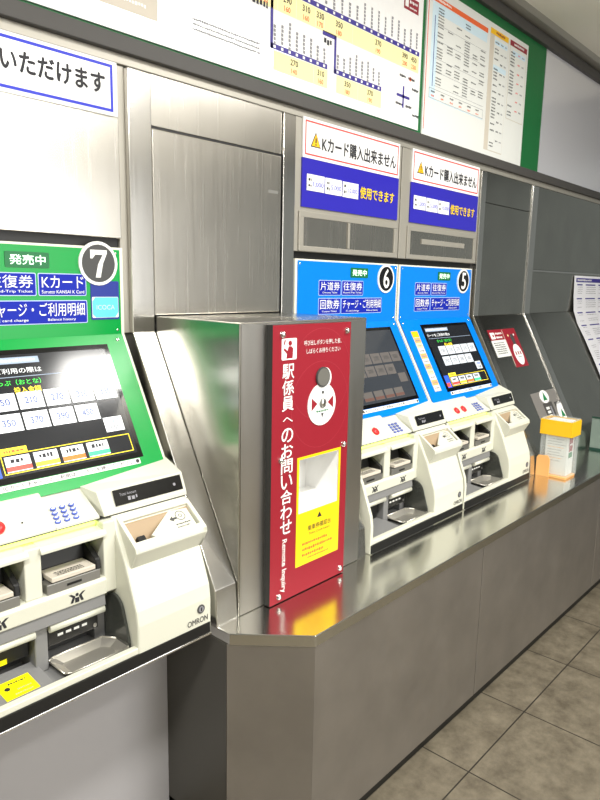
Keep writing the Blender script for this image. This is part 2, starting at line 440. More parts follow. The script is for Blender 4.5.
for j in range(6): k.scrib(g, 2.53+j*.077, 2.56+j*.077, 2.336, 2.344, 'ink', .01, seed=j); k.scrib(g, 2.532+j*.077, 2.558+j*.077, 2.320, 2.328, 'orange', .01, seed=j)
k.rect(g, 3.014, 3.200, 2.186, 2.715, 'tan', 0, .0004); k.rect(g, 3.055, 3.198, 2.19, 2.69, 'paper', .0004, .0007)
k.rect(g, 3.016, 3.198, 2.692, 2.716, 'band_yellow', .0004, .0008); k.scrib(g, 3.07, 3.16, 2.698, 2.710, 'dark_red', .013); k.rect(g, 3.06, 3.19, 2.545, 2.568, 'pale_blue', .0007, .001); k.rect(g, 3.06, 3.19, 2.655, 2.675, 'pale_blue', .0007, .001)
k.rect(g, 3.218, 3.406, 2.360, 2.692, 'tan', 0, .0004); k.rect(g, 3.222, 3.402, 2.363, 2.69, 'paper', .0004, .0007)
k.rect(g, 3.218, 3.406, 2.692, 2.716, 'dark_red', .0004, .0008); k.scrib(g, 3.26, 3.37, 2.698, 2.710, 'white', .013); k.rect(g, 3.25, 3.39, 2.655, 2.675, 'pale_blue', .0007, .001)
for r in range(34):
    z = 2.675-r*.0142
    if rr.random() < .8: k.scrib(g, 3.065, 3.105, z, z+.008, 'ink', .01, seed=r)
    if r % 3 == 1: k.scrib(g, 3.125, 3.15, z, z+.008, 'ink', .01, seed=r+1); k.scrib(g, 3.165, 3.185, z, z+.008, 'faint_ink', .01, seed=r+2)
    if r < 21:
        if rr.random() < .8: k.scrib(g, 3.230, 3.275, z-.015, z-.007, 'ink', .01, seed=r+100)
        if r % 3 == 0: k.scrib(g, 3.31, 3.335, z-.015, z-.007, 'red_line', .01, seed=r+3); k.scrib(g, 3.355, 3.38, z-.015, z-.007, 'faint_ink', .01, seed=r+4)
k.build('fare_table', sb_)

# ------------------------------------------------------------------ notices fixed over the machines
k = MB(); g = WALL(0, 1.574)
k.box(.30, 1.033, 1.574, 1.580, 1.961, 2.091, 'gloss_white'); k.outline(g, .315, 1.020, 1.970, 2.083, .007, 'blue_line')
k.text(g, 'いただけます', .733, .996, 2.010, 2.056, 'ink', bold=.06)
tag(k.build('notice', None, (.69, 1.58, 1.961)), 'white notice with a blue border and black lettering above machine 7', 'notice', 'notices above the machines')
for x, who in ((1.748, '6'), (2.416, '5')):
    k = MB(); g = WALL(x, 1.574)
    k.box(x, x+.575, 1.574, 1.580, 1.967, 2.097, 'gloss_white'); k.outline(g, .010, .565, 1.977, 2.088, .005, 'red_line')
    k.prism(g, [(.038, 2.006), (.090, 2.006), (.064, 2.055)], 0, .0008, 'ink'); k.prism(g, [(.043, 2.009), (.085, 2.009), (.064, 2.049)], .0008, .0014, 'band_yellow')
    k.rect(g, .061, .067, 2.020, 2.036, 'ink', .0014, .0018); k.rect(g, .061, .067, 2.012, 2.017, 'ink', .0014, .0018)
    k.text(g, 'Kカード購入出来ません', .098, .548, 1.999, 2.049, 'ink', bold=.035)
    tag(k.build('notice', None, (x+.29, 1.58, 1.967)), 'white red-bordered warning notice with a yellow triangle above machine '+who, 'notice', 'notices above the machines')
    k = MB()
    k.box(x-.001, x+.576, 1.575, 1.580, 1.806, 1.9665, 'notice_blue')
    for j, t in enumerate(('1,000', '5,000', '10,000')):
        a = .022+j*.098; k.rect(g, a, a+.093, 1.862-.001*j, 1.916-.001*j, 'white')
        k.text(g, t, a+.032, a+.088, 1.875, 1.893, 'blue_line'); k.scrib(g, a+.008, a+.024, 1.892, 1.904, 'ink', .014, seed=j); k.scrib(g, a+.008, a+.024, 1.873, 1.885, 'ink', .014, seed=j+5)
    k.text(g, '使用できます', .322, .545, 1.866, 1.908, 'yellow', bold=.025)
    tag(k.build('banknote_sign', None, (x+.29, 1.58, 1.806)), 'blue sign with three white banknote boxes and yellow lettering above machine '+who, 'sign', 'blue banknote signs')
    # slotted access plate below the signs
    t = thing('access_plate', (x+.285, 1.580, 1.657), 'flat beige metal access plate with a framed slot over machine '+who, 'access plate', 'access plates over the machines')
    k = MB()
    k.box(x-.012, x+.585, 1.574, 1.580, 1.772, 1.792, 'beige_metal', .0015).box(x-.012, x+.585, 1.574, 1.580, 1.658, 1.676, 'beige_metal', .0015)
    k.box(x-.012, x+.012, 1.574, 1.580, 1.676, 1.772, 'beige_metal', .0015).box(x+.561, x+.585, 1.574, 1.580, 1.676, 1.772, 'beige_metal', .0015)
    k.build('frame', t)
    k = MB().box(x+.012, x+.561, 1.577, 1.580, 1.676, 1.772, 'steel_panel')
    k.build('plate', t)
    k = MB()
    if who == '5': k.box(x+.10, x+.47, 1.573, 1.577, 1.722, 1.744, 'beige_metal', .001)
    else: k.box(x+.258, x+.270, 1.573, 1.577, 1.678, 1.770, 'beige_metal', .001)
    k.build('rib', t)
t = thing('access_door', (1.388, 1.578, 1.452), 'large blank stainless access door above the steel intercom box', 'access door')
MB().box(1.1352, 1.641, 1.570, 1.580, 1.452, 1.952, 'steel_panel', .003).build('door_leaf', t)
MB().box(1.128, 1.650, 1.5802, 1.600, 1.445, 1.9595, 'black').build('shadow_gap', t)
MB().box(1.58, 1.625, 1.5685, 1.5702, 1.832, 1.842, 'grey_metal').build('plate_tag', t)

# ------------------------------------------------------------------ ticket machines
MW = .627
def machine(x0, num, label):
    green = num == '7'; body = 'green_panel' if green else 'blue_panel'
    T = thing('ticket_machine', (x0+MW/2, 1.40, HC), label, 'ticket machine', 'ticket machines')
    X = lambda a: x0+a
    # upper header board
    h = MB()
    h.box(X(0), X(MW), 1.579, 1.60, 1.398, 1.632, 'cream_trim', .002)
    h.box(X(.011), X(MW-.012), 1.5755, 1.579, 1.403, 1.626, body, .001)
    g = WALL(x0, 1.5755)
    hd = h.build('header_board', T)
    for a in (.022, MW-.024):
        for z in (1.415, 1.616): MB().dome(g, a, z, .0035, .0015, 'chrome', 10, 2).build('screw', hd)
    MB().box(X(-.004), X(MW+.008), 1.596, 1.601, 1.632, 1.657, 'black').build('shadow_gap', T)
    b = MB()
    cx, cz = (.549, 1.589) if green else (.535, 1.572)
    b.disc(g, cx, cz, .056, 'white', 0, .004); b.disc(g, cx, cz, .048, 'gloss_black' if not green else 'dark_grey', .004, .0048)
    if green:
        b.prism(g, [(cx+p, cz+q) for p, q in ((-.024, .034), (.024, .034), (.024, .026), (.012, .000), (.004, -.036), (-.010, -.036), (-.002, -.002), (.012, .022), (-.010, .022), (-.018, .012), (-.024, .012))], .0048, .0056, 'white')
    else: b.text(g, num, cx-.019, cx+.019, cz-.036, cz+.038, 'white', .0056, bold=.03)
    b.build('number_badge', hd)
    b = MB()
    b.rect(g, .305, .415, 1.573, 1.610, 'led_board', 0, .0015, r=.004); b.text(g, '発売中', .316, .405, 1.580, 1.603, 'led_white', .002, bold=.02)
    b.build('status_light', hd)
    def lab(a0, a1, z0, z1, t, en, ens=None):
        q = MB(); q.rect(g, a0, a1, z0, z1, 'label_edge', 0, .0009, r=.004); q.rect(g, a0+.002, a1-.002, z0+.002, z1-.002, 'label_blue', .0009, .0014, r=.003)
        q.text(g, t, a0+.009, a1-.008, z0+.019, z1-.006, 'white', .002, bold=.006)
        for (e0, e1, s) in en: q.text(g, s, a0+e0, a0+e1, z0+.006, z0+.014, 'white', .002, bold=.01)
        q.build('service_label', hd)
    if green:
        lab(.118, .245, 1.506, 1.561, '片道券', [(.02, .105, 'One-way Ticket')]); lab(.250, .379, 1.506, 1.561, '往復券', [(.010, .119, 'Round-Trip Ticket')])
        lab(.384, .513, 1.506, 1.561, 'Kカード', [(.008, .122, 'Surutto KANSAI K Card')])
        lab(.118, .240, 1.437, 1.495, '回数券', [(.02, .10, 'Coupon Ticket')]); lab(.245, .514, 1.437, 1.495, 'チャージ・ご利用明細', [(.03, .11, 'IC card charge'), (.16, .235, 'Balance history')])
        q = MB(); q.rect(g, .525, .609, 1.444, 1.544, 'navy', 0, .0012, r=.004); q.rect(g, .528, .606, 1.449, 1.503, 'white', .0012, .0016, r=.003)
        q.prism(g, [(.538, 1.450), (.596, 1.450), (.605, 1.462), (.605, 1.502), (.537, 1.502), (.529, 1.492), (.529, 1.458)], .0016, .002, 'sky_blue')
        q.text(g, 'ICOCA', .540, .594, 1.470, 1.482, 'pale_blue', .0026, bold=.01)
        q.build('card_label', hd)
    else:
        lab(.122, .249, 1.506, 1.561, '片道券', [(.02, .105, 'One-way Ticket')]); lab(.254, .387, 1.506, 1.561, '往復券', [(.010, .122, 'Round-Trip Ticket')])
        lab(.122, .249, 1.438, 1.497, '回数券', [(.02, .105, 'Coupon Ticket')]); lab(.253, .514, 1.438, 1.497, 'チャージ・ご利用明細', [(.03, .11, 'IC card charge'), (.16, .235, 'Balance history')])
    # sloping screen panel
    p = MB()
    p.px([(1.600, 1.402), (1.579, 1.402), (1.390, 1.0635), (1.47, 1.0635)], X(0), X(MW), 'cream_trim', .002)
    s = SLOPE(x0)
    p.rect(s, .011, MW-.012, -.034, .352, body, .0, .0035)
    sp = p.build('screen_panel', T)
    for a in (.030, MW-.032): MB().dome(s, a, .336, .0055, .003, 'chrome', 12, 3, .0035).build('screw', sp)
    H = .0035
    z = MB(); z.rect(s, .150, .558, .008, .324, 'gloss_black', H, H+.002); z.rect(s, .164, .545, .022, .311, 'screen' if num != '6' else 'screen_dim', H+.002, H+.0026)
    L = H+.0032
    dim = num == '6'
    bw = 'lit_white' if num == '7' else 'lit_soft' if not dim else 'dim_button'
    if not dim:
        z.rect(s, .17, .36, .288, .304, 'lit_grey', L-.0004, L); z.scrib(s, .175, .35, .292, .300, 'white', .012, L+.0003)
        z.text(s, 'カードをご利用の際は', .168, .36, .263, .277, 'lit_white', L)
        z.rect(s, .170, .54, .254, .2555, 'lit_grey', L-.0004, L)
        z.text(s, 'きっぷ（おとな）', .230, .350, .234, .248, 'lit_green', L); z.text(s, '投入金額', .280, .345, .214, .229, 'lit_yellow', L, bold=.02)
    r1 = ('150', '210', '270', '310', '330'); r2 = ('350', '370', '390', '450')
    for r, row in enumerate((r1, r2)):
        for c, t in enumerate(row):
            a = .217+c*.0655; v = .174-r*.050
            z.rect(s, a, a+.060, v, v+.042, bw, L-.0004, L)
            z.text(s, t, a+.015, a+.045, v+.013, v+.029, 'digit_blue' if num == '7' else 'faint_ink' if not dim else 'dark_grey', L+.0004, bold=.04)
    z.rect(s, .478, .530, .086, .124, bw, L-.0004, L)
    if not dim: z.text(s, '入場券', .484, .524, .107, .120, 'lit_blue', L+.0004); z.text(s, '150', .493, .520, .090, .102, 'ink', L+.0004)
    if not dim:
        z.outline(s, .207, .536, .028, .074, .0018, 'lit_yellow', L-.0004, L); z.rect(s, .209, .270, .072, .088, 'lit_yellow', L-.0004, L); z.scrib(s, .216, .262, .076, .084, 'orange', .011, L+.0004)
        z.rect(s, .166, .200, .024, .080, 'lit_blue', L-.0004, L); z.rect(s, .166, .192, .028, .046, 'lit_red', L, L+.0004)
    for c, cm in enumerate(('lit_red', 'lit_yellow', 'lit_orange', 'lit_mint')):
        a = .214+c*.0665
        z.rect(s, a, a+.057, .032, .068, bw, L-.0004, L); z.rect(s, a, a+.057, .034, .045, cm if not dim else 'dim_red', L, L+.0003)
        if not dim: z.scrib(s, a+.012, a+.044, .052, .063, 'ink', .012, L+.0004)
    z.build('touch_screen', sp)
    z = MB(); z.rect(s, .172, .545, -.008, .006, 'white', H, H+.002)
    z.disc(s, .537, -.001, .005, 'black', H+.002, H+.003); z.disc(s, .182, -.001, .005, 'black', H+.002, H+.003)
    z.text(s, 'ICカードチャージのご利用は、こちらを押してください', .195, .525, -.006, .0045, 'ink', H+.0025, bold=.03)
    z.build('instruction_strip', sp)
    if not green:
        z = MB(); z.rect(s, .057, .108, .020, .296, 'tan', H, H+.0012); z.rect(s, .057, .108, .268, .296, 'band_yellow', H+.0012, H+.0016)
        for j in range(10):
            v = .024+j*.0243
            z.rect(s, .060, .105, v, v+.022, ('paper', 'peach', 'paper', 'pale_yellow', 'peach')[j % 5], H+.0012, H+.0016); z.scrib(s, .066, .100, v+.006, v+.015, 'faint_ink', .012, H+.002, seed=j)
        z.build('fare_note', sp)
    # deck with buttons, keypad and the raised display ridge
    d = MB()
    d.px([(1.46, 1.077), (1.396, 1.077), (1.384, 1.074), (1.316, 1.013), (1.316, 1.007), (1.46, 1.007)], X(0), X(.268), 'cream', .002)
    d.px([(1.46, 1.068), (1.392, 1.068), (1.376, 1.048), (1.316, 1.013), (1.316, 1.007), (1.46, 1.007)], X(.2685), X(.3745), 'cream', .001)
    rl = [(1.46, 1.070), (1.390, 1.070), (1.340, 1.062), (1.318, 1.016), (1.316, 1.007), (1.46, 1.007)]
    rr_ = [(1.46, 1.090), (1.402, 1.090), (1.337, 1.064), (1.317, 1.016), (1.316, 1.007), (1.46, 1.007)]
    n = 6; vs = [(X(.366 if y > 1.35 else .382 if zz > 1.03 else .386), y, zz) for y, zz in rl]+[(X(MW), y, zz) for y, zz in rr_]
    d.solid(vs, [tuple(range(n)), tuple(range(2*n-1, n-1, -1))]+[q for i in range(n) for q in ((i, (i+1) % n, n+(i+1) % n), (i, n+(i+1) % n, n+i))], 'cream', .0015)
    d.box(X(.001), X(MW-.001), 1.321, 1.46, 1.0036, 1.0069, 'black')
    dk = d.build('deck', T)
    dv = (0, .068, .067); fd = Fr((x0, 1.316, 1.013), (1, 0, 0), dv)
    for a in ((.152,) if green else (.175,) if num == '6' else (.118, .175)):
        b = MB(); b.disc(fd, a, .034, .015, 'bright_red', 0, .004); b.dome(fd, a, .034, .0125, .004, 'bright_red', 16, 3, .004); b.build('call_button', dk)
    if green: MB().disc(fd, .204, .032, .002, 'black', 0, .0006, n=12).build('sensor_dot', dk)
    fk = Fr((x0, 1.316, 1.013), (1, 0, 0), (0, .060, .039))
    b = MB()
    for r in range(4):
        for c in range(3):
            a = .284+c*.022+(3-r)*(-.002); v = .013+r*.0125
            b.disc(fk, a, v, .0072, 'key_blue', .0, .003, rb=.0048, n=14); b.disc(fk, a, v+.0007, .0045, 'paper' if green else 'faint_ink', .003, .0034, rb=.0022, n=10)
    b.build('keypad', dk)
    fr = Fr((x0, 1.317, 1.016), (1, 0, 0), (0, .020, .048))
    b = MB(); b.rect(fr, .420, .618, .008, .046, 'gloss_black', 0, .0012)
    b.text(fr, 'Total Amount', .436, .482, .029, .036, 'faint_ink', .0016); b.scrib(fr, .456, .482, .015, .025, 'faint_ink', .012, .0016); b.disc(fr, .594, .025, .004, 'faint_ink', .0012, .0016, n=12)
    b.build('amount_display', dk)
    # lower body: cheek, column, cavity
    ED = [(1.46, 1.0035), (1.318, 1.0035), (1.262, .895), (1.224, .795), (1.219, .76), (1.219, HC+.001), (1.46, HC+.001)]
    c = MB()
    c.px(ED, X(0), X(.014), 'cream', .002)
    c.px([(y-.0005 if y < 1.4 else y, q) for y, q in ED], X(.405), X(MW-.003), 'cream', .005)
    c.box(X(.014), X(.405), 1.435, 1.46, HC+.001, 1.0035, 'cream')
    # pillars, shelf and front rim
    c.box(X(.188), X(.226), 1.306, 1.436, .870, .985, 'cream', .003)
    c.box(X(.374), X(.406), 1.303, 1.436, .828, 1.000, 'cream', .003)
    c.px([(1.436, .870), (1.302, .870), (1.296, .864), (1.298, .829), (1.436, .829)], X(.014), X(.376), 'cream', .002)
    c.box(X(.013), X(.406), 1.2195, 1.237, .694, .709, 'cream', .002)
    c.box(X(.013), X(.406), 1.221, 1.436, HC+.001, .692, 'housing_grey')
    bd = c.build('body', T)
    b = MB(); b.box(X(.002), X(.618), 1.2155, 1.2195, .667, .6945, 'black'); b.build('base_strip', bd)
    if green:
        b = MB(); b.box(X(0), X(MW-.003), 1.2165, 1.24, .6585, .6645, 'chrome', .001).box(X(0), X(MW-.003), 1.24, 1.46, .645, .6635, 'charcoal'); b.build('base_edge', bd)
    # work lamp and white awnings
    b = MB(); b.box(X(.02), X(.372), 1.332, 1.345, .990, 1.0032, 'work_lamp'); b.build('work_light', bd)
    for a0, a1 in ((.020, .196), (.222, .380)):
        b = MB(); b.px([(1.340, .988), (1.304, .983), (1.297, .976), (1.297, .968), (1.340, .980)], X(a0), X(a1), 'cream', .0015); b.build('awning', bd)
    # note and ticket units
    for a0, a1 in ((.030, .180), (.230, .370)):
        u = MB(); u.px([(1.436, .962), (1.362, .955), (1.352, .908), (1.436, .908)], X(a0+.003), X(a1-.003), 'black', .003)
        u.px([(1.436, .955), (1.355, .948), (1.304, .918), (1.300, .893), (1.436, .893)], X(a1-.018), X(a1-.004), 'black', .003); u.px([(1.436, .950), (1.355, .935), (1.330, .893), (1.436, .893)], X(a0+.004), X(a0+.014), 'black', .003)
        un = u.build('ticket_unit', bd)
    gx = Fr((x0, 1.300, .908), (1, 0, 0), (0, 1, .02))
    gxv = Fr((x0, 1.297, 0))
    for a0, a1 in ((.030, .180), (.230, .370)):
        u = MB(); u.box(X(a0+.014), X(a1-.020), 1.299, 1.400, .897, .908, 'tan', .002)
        for j in range(3): u.scrib(gx, a0+.03, a1-.045, .004+j*.007, .008+j*.007, 'ink', .008, seed=j)
        u.build('ticket_plate', bd)
        u = MB(); u.box(X(a0+.004), X(a1-.006), 1.302, 1.436, .8705, .894, 'grey_metal', .002); u.box(X(a0+.05), X(a1-.055), 1.3005, 1.303, .879, .884, 'black'); u.build('ticket_tray', bd)
    # pictogram on the shelf front
    for cx in (.125, .300):
        u = MB(); u.prism(gxv, [(cx-.016, .836), (cx-.010, .836), (cx-.004, .850), (cx-.018, .860), (cx-.021, .857), (cx-.011, .849)], 0, .0006, 'ink')
        u.prism(gxv, [(cx+.016, .836), (cx+.010, .836), (cx+.004, .850), (cx+.018, .860), (cx+.021, .857), (cx+.011, .849)], 0, .0006, 'ink')
        u.rect(gxv, cx-.005, cx+.005, .835, .846, 'ink'); u.disc(gxv, cx, .853, .004, 'ink', n=12)
        u.build('pictogram', bd)
    # change housing: grey frame, white rollers, black slots
    c = MB()
    c.px([(1.436, .8285), (1.303, .8285), (1.300, .800), (1.330, .797), (1.436, .797)], X(.014), X(.374), 'housing_grey', .002)
    c.box(X(.205), X(.235), 1.312, 1.436, .692, .799, 'housing_grey', .003)
    c.box(X(.372), X(.405), 1.352, 1.436, .692, .829, 'housing_grey', .003)
    c.box(X(.014), X(.400), 1.385, 1.436, .692, .799, 'dark_grey')
    hs = c.build('change_housing', T)
    for a0, a1 in ((.020, .203), (.237, .372)):
        b = MB(); b.cyl((X(a0), 1.309, .790), (X(a1), 1.309, .790), .0095, 'cream', 18); b.build('roller', hs)
        b = MB(); b.box(X(a0+.004), X(a1-.002), 1.330, 1.387, .733, .772, 'black', .004)
        fs = Fr((x0, 1.330, 0))
        if a0 > .2:
            for j in range(4): b.rect(fs, a0+.030+j*.020, a0+.043+j*.020, .752, .758, 'white')
            b.disc(fs, a1-.012, .744, .005, 'grey_metal', 0, .002, n=12)
        b.build('slot_unit', hs)
    # left apron with its yellow sticker
    b = MB(); b.px([(1.236, .700), (1.236, .692), (1.340, .692), (1.340, .712)], X(.014), X(.212), 'housing_grey', .001)
    ap = b.build('apron', hs)
    fa = Fr((x0, 1.236, .700), (1, 0, 0), (0, .104, .012))
    b = MB()
    if green:
        b.prism(fa, [(.112, .014), (.184, .016), (.184, .074), (.112, .072)], 0, .0008, 'note_yellow'); b.scrib(fa, .135, .172, .058, .064, 'ink', .008, .001)
        b.disc(fa, .128, .048, .006, 'ink', .0008, .001, n=10); b.scrib(fa, .145, .175, .035, .039, 'faint_ink', .006, .001); b.scrib(fa, .135, .172, .022, .026, 'faint_ink', .006, .001)
        b.build('sticker', ap)
        b = MB(); fs2 = Fr((x0, 1.3295, 0)); b.rect(fs2, .10, .150, .736, .748, 'note_yellow'); b.build('slot_sticker', hs)
    # steel change tray
    fz = Fr((x0, 1.236, .694), (1, 0, 0), (0, 1, 0))
    o_ = [(.238, .014), (.252, .006), (.392, .006), (.400, .016), (.400, .062), (.378, .094), (.252, .094), (.238, .084)]
    i_ = [(.262, .030), (.268, .026), (.368, .026), (.376, .032), (.376, .056), (.362, .074), (.268, .074), (.262, .068)]
    vs = [fz.p(a, v, .013) for a, v in o_]+[fz.p(a, v, .0005) for a, v in i_]; n = 8
    b = MB(); b.add(vs, [(k, (k+1) % n, n+(k+1) % n, n+k) for k in range(n)], 'bright_steel'); b.add([fz.p(a, v, .0005) for a, v in i_], [tuple(range(n))], 'bright_steel')
    for q in range(n):
        b.cyl(fz.p(*o_[q], .013), fz.p(*o_[(q+1) % n], .013), .0018, 'bright_steel', 8)
    b.build('coin_tray', hs)
    # smoky finger guard on the inner face of the column
    fg = Fr((X(.405), 1.349, .70), (0, -1, 0), (0, 0, 1))
    pts = [(.0, -.008), (.0, .075)]+[(.041-.041*math.cos(t), .075+.043*math.sin(t)) for t in [math.pi*j/12 for j in range(1, 12)]]+[(.084, .075), (.102, .02), (.104, -.004)]
    pts = [(a, v) for a, v in pts]
    b = MB(); b.prism(Fr((X(.405), 1.349, .70), (0, -1, 0), (0, 0, 1)), pts, .001, .008, 'smoke', .0015); b.build('finger_guard', hs)
    # coin pocket on the column
    PK = [(1.33, 1.000), (1.312, .998), (1.238, .943), (1.235, .930), (1.270, .868), (1.33, .868)]
    b = MB()
    b.px(PK, X(.416), X(.427), 'cream', .002); b.px(PK, X(.616), X(.6275), 'cream', .002)
    b.px([(1.251, .9525), (1.238, .943), (1.235, .930), (1.270, .868), (1.290, .868)], X(.420), X(.627), 'cream', .0025)
    b.px([(1.33, .999), (1.312, .998), (1.302, .9905), (1.316, .972), (1.33, .972)], X(.420), X(.627), 'cream', .002)
    pk = b.build('coin_pocket', T)
    b = MB(); b.px([(1.330, .985), (1.300, .980), (1.284, .948), (1.262, .905), (1.330, .905)], X(.4265), X(.6165), 'pit_brown'); b.build('pocket_lining', pk)
    fp = Fr((x0, 1.238, .943), (1, 0, 0), (0, .074, .055))
    b = MB(); b.prism(fp, [(.478, .026), (.490, .015), (.610, .015), (.611, .072), (.556, .076)], -.016, -.006, 'cream', .003)
    b.ring(fp, .580, .054, .014, .0018, 'dark_grey', -.0054); b.ring(fp, .580, .054, .005, .0015, 'dark_grey', -.0054)
    b.prism(fp, [(.545, .050), (.556, .058), (.556, .053), (.566, .053), (.566, .047), (.556, .047), (.556, .042)], -.006, -.0054, 'dark_grey')
    b.scrib(fp, .555, .598, .029, .034, 'dark_grey', .006, -.0054); b.scrib(fp, .555, .592, .021, .025, 'dark_grey', .006, -.0054)
    b.build('coin_lever', pk)
    b = MB(); b.prism(fp, [(.446, .018), (.466, .018), (.466, .036), (.446, .036)], -.026, -.014, 'black'); b.build('coin_slot', pk)
    # key lock and maker's lettering
    fv = Fr((x0, 1.2185, 0))
    b = MB(); b.disc(fv, .590, .739, .0115, 'dark_grey', 0, .002); b.disc(fv, .590, .739, .0075, 'faint_ink', .002, .003); b.rect(fv, .588, .592, .734, .744, 'black', .003, .0034)
    b.build('key_lock', bd)
    b = MB(); b.text(fv, 'OMRON', .548, .612, .703, .718, 'dark_grey', .0008, bold=.03); b.build('lettering', bd)
    return T
machine(.413, '7', 'green-fronted ticket machine numbered 7, nearest and overhanging the knee space')
machine(1.725, '6', 'blue-fronted ticket machine numbered 6, with a dim screen, behind the red intercom panel')
machine(2.360, '5', 'blue-fronted ticket machine numbered 5, with a bright screen, beside the sloping steel panel')

# ------------------------------------------------------------------ service counter
cx = thing('service_counter', (2.5, 1.2, 0), 'long low stainless steel counter with a cut corner under machines 6 and 5', 'counter')
def plan(pts, z0, z1, m, bev, nm):
    MB().prism(Fr((0, 0, 0), (1, 0, 0), (0, 1, 0)), pts, z0, z1, m, bev).build(nm, cx)
plan([(1.063, 1.599), (1.063, 1.178), (1.208, 1.012), (8, 1.012), (8, 1.599)], .631, HC, 'steel_top', .0022, 'worktop')
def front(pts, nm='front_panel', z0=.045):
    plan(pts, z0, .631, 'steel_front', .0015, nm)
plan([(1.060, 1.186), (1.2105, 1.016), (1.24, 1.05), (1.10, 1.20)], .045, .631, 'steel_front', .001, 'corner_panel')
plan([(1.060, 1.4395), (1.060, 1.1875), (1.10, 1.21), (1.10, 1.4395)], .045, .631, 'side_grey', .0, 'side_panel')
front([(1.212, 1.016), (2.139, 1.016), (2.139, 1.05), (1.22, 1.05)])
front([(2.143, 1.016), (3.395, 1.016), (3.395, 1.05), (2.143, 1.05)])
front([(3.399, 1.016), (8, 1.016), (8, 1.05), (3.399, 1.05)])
plan([(1.075, 1.44), (1.075, 1.20), (1.225, 1.032), (8, 1.032), (8, 1.44)], .0, .60, 'black', 0, 'toe_kick')

# ------------------------------------------------------------------ intercom box
T = thing('intercom_box', (1.40, 1.40, HC), 'tall stainless steel box with a red staff inquiry panel, standing on the counter', 'intercom')
k = MB(); k.box(1.1375, 1.667, 1.225, 1.5695, HC, 1.449, 'steel_box', .0025)
# the front strip has upright grain
cab = k.build('cabinet', T)
MB().box(1.1425, 1.662, 1.2235, 1.2252, HC+.003, 1.444, 'steel_box_front').build('front_plate', cab)
NX0, NX1, NZ0, NZ1 = 1.340, 1.519, .905, 1.065
k = MB(); yF, yB = 1.200, 1.2235
for a0, a1, z0, z1 in ((1.231, NX0, .666, 1.441), (NX1, 1.557, .666, 1.441), (NX0, NX1, .666, NZ0), (NX0, NX1, NZ1, 1.441)):
    k.box(a0, a1, yF+.0005, yB, z0, z1, 'rubber'); k.rect(Fr((0, yF+.0005, 0)), a0, a1, z0, z1, 'red', 0, .0005)
g = Fr((0, yF, 0))
k.ring(g, 1.428, 1.212, .124, .0009, 'ring_pink'); k.ring(g, 1.428, 1.298, .130, .0009, 'ring_pink')
k.rect(g, 1.264, 1.322, 1.348, 1.405, 'white', 0, .0008, r=.004)
k.disc(g, 1.296, 1.392, .007, 'red', .0008, .0012, n=14)
k.prism(g, [(1.282, 1.352), (1.306, 1.352), (1.308, 1.378), (1.300, 1.384), (1.290, 1.384), (1.286, 1.372), (1.274, 1.380), (1.271, 1.375), (1.284, 1.364)], .0008, .0012, 'red')
k.prism(g, [(1.270, 1.390), (1.275, 1.402), (1.279, 1.400), (1.274, 1.388)], .0008, .0012, 'red')
v = '駅係員へのお問い合わせ'; top = 1.338; n = len(v); step = (1.338-.860)/n
for j, ch in enumerate(v):
    b1 = top-j*step; sh = .0
    if ch == 'へ': k.text(g, ch, 1.272, 1.311, b1-step*.66, b1-step*.34, 'white', .0012, bold=.02)
    else: k.text(g, ch, 1.268, 1.313, b1-step*.93, b1-step*.03, 'white', .0012, bold=.03)
k.text(g, 'Remote Inquiry', 1.271, 1.295, .692, .848, 'white', .0012, bold=.022, rot=1)
k.text(g, '呼び出しボタンを押した後、', 1.352, 1.512, 1.382, 1.396, 'white', .0012); k.text(g, 'しばらくお待ちください', 1.362, 1.508, 1.359, 1.373, 'white', .0012)
k.disc(g, 1.432, 1.212, .061, 'white', 0, .002); k.disc(g, 1.440, 1.286, .031, 'white', 0, .0018)
pn = k.build('red_panel', T)
k = MB(); k.disc(g, 1.431, 1.290, .0285, 'dark_grey', .0018, .006); k.disc(g, 1.431, 1.290, .025, 'lens_grey', .006, .0066); k.build('camera_lens', pn)
k = MB(); k.disc(g, 1.434, 1.215, .013, 'grey_metal', .002, .006); k.dome(g, 1.434, 1.215, .010, .003, 'chrome', 14, 3, .006)
for a, d in ((1.397, 1), (1.471, -1)): k.prism(g, [(a-.010*d, 1.233), (a-.010*d, 1.197), (a+.014*d, 1.215)], .002, .0026, 'red')
k.disc(g, 1.434, 1.246, .005, 'dark_grey', .002, .0026, n=10); k.prism(g, [(1.428, 1.186), (1.440, 1.186), (1.434, 1.174)], .002, .0026, 'dark_grey'); k.scrib(g, 1.405, 1.463, 1.190, 1.196, 'tri_green', .008, .0026)
k.build('call_button', pn)
k = MB()
for a0, a1, z0, z1 in ((1.3335, NX0+.002, .748, 1.071), (NX1-.002, 1.5255, .748, 1.071), (NX0+.002, NX1-.002, .748, NZ0+.001), (NX0+.002, NX1-.002, NZ1-.001, 1.071)): k.rect(g, a0, a1, z0, z1, 'yellow', 0, .0009)
k.prism(g, [(1.424, .877), (1.444, .877), (1.434, .893)], .0009, .0013, 'ink'); k.text(g, '乗車券確認台', 1.383, 1.487, .846, .862, 'ink', .0013, bold=.01); k.text(g, 'Ticket Confirmation', 1.388, 1.482, .833, .840, 'ink', .0013)
for j, a1 in enumerate((1.475, 1.497, 1.455)): k.scrib(g, 1.360, a1, .806-j*.017, .815-j*.017, 'orange', .011, .0013, seed=j)
k.scrib(g, 1.385, 1.480, .762, .767, 'orange', .007, .0013)
k.build('yellow_plate', pn)
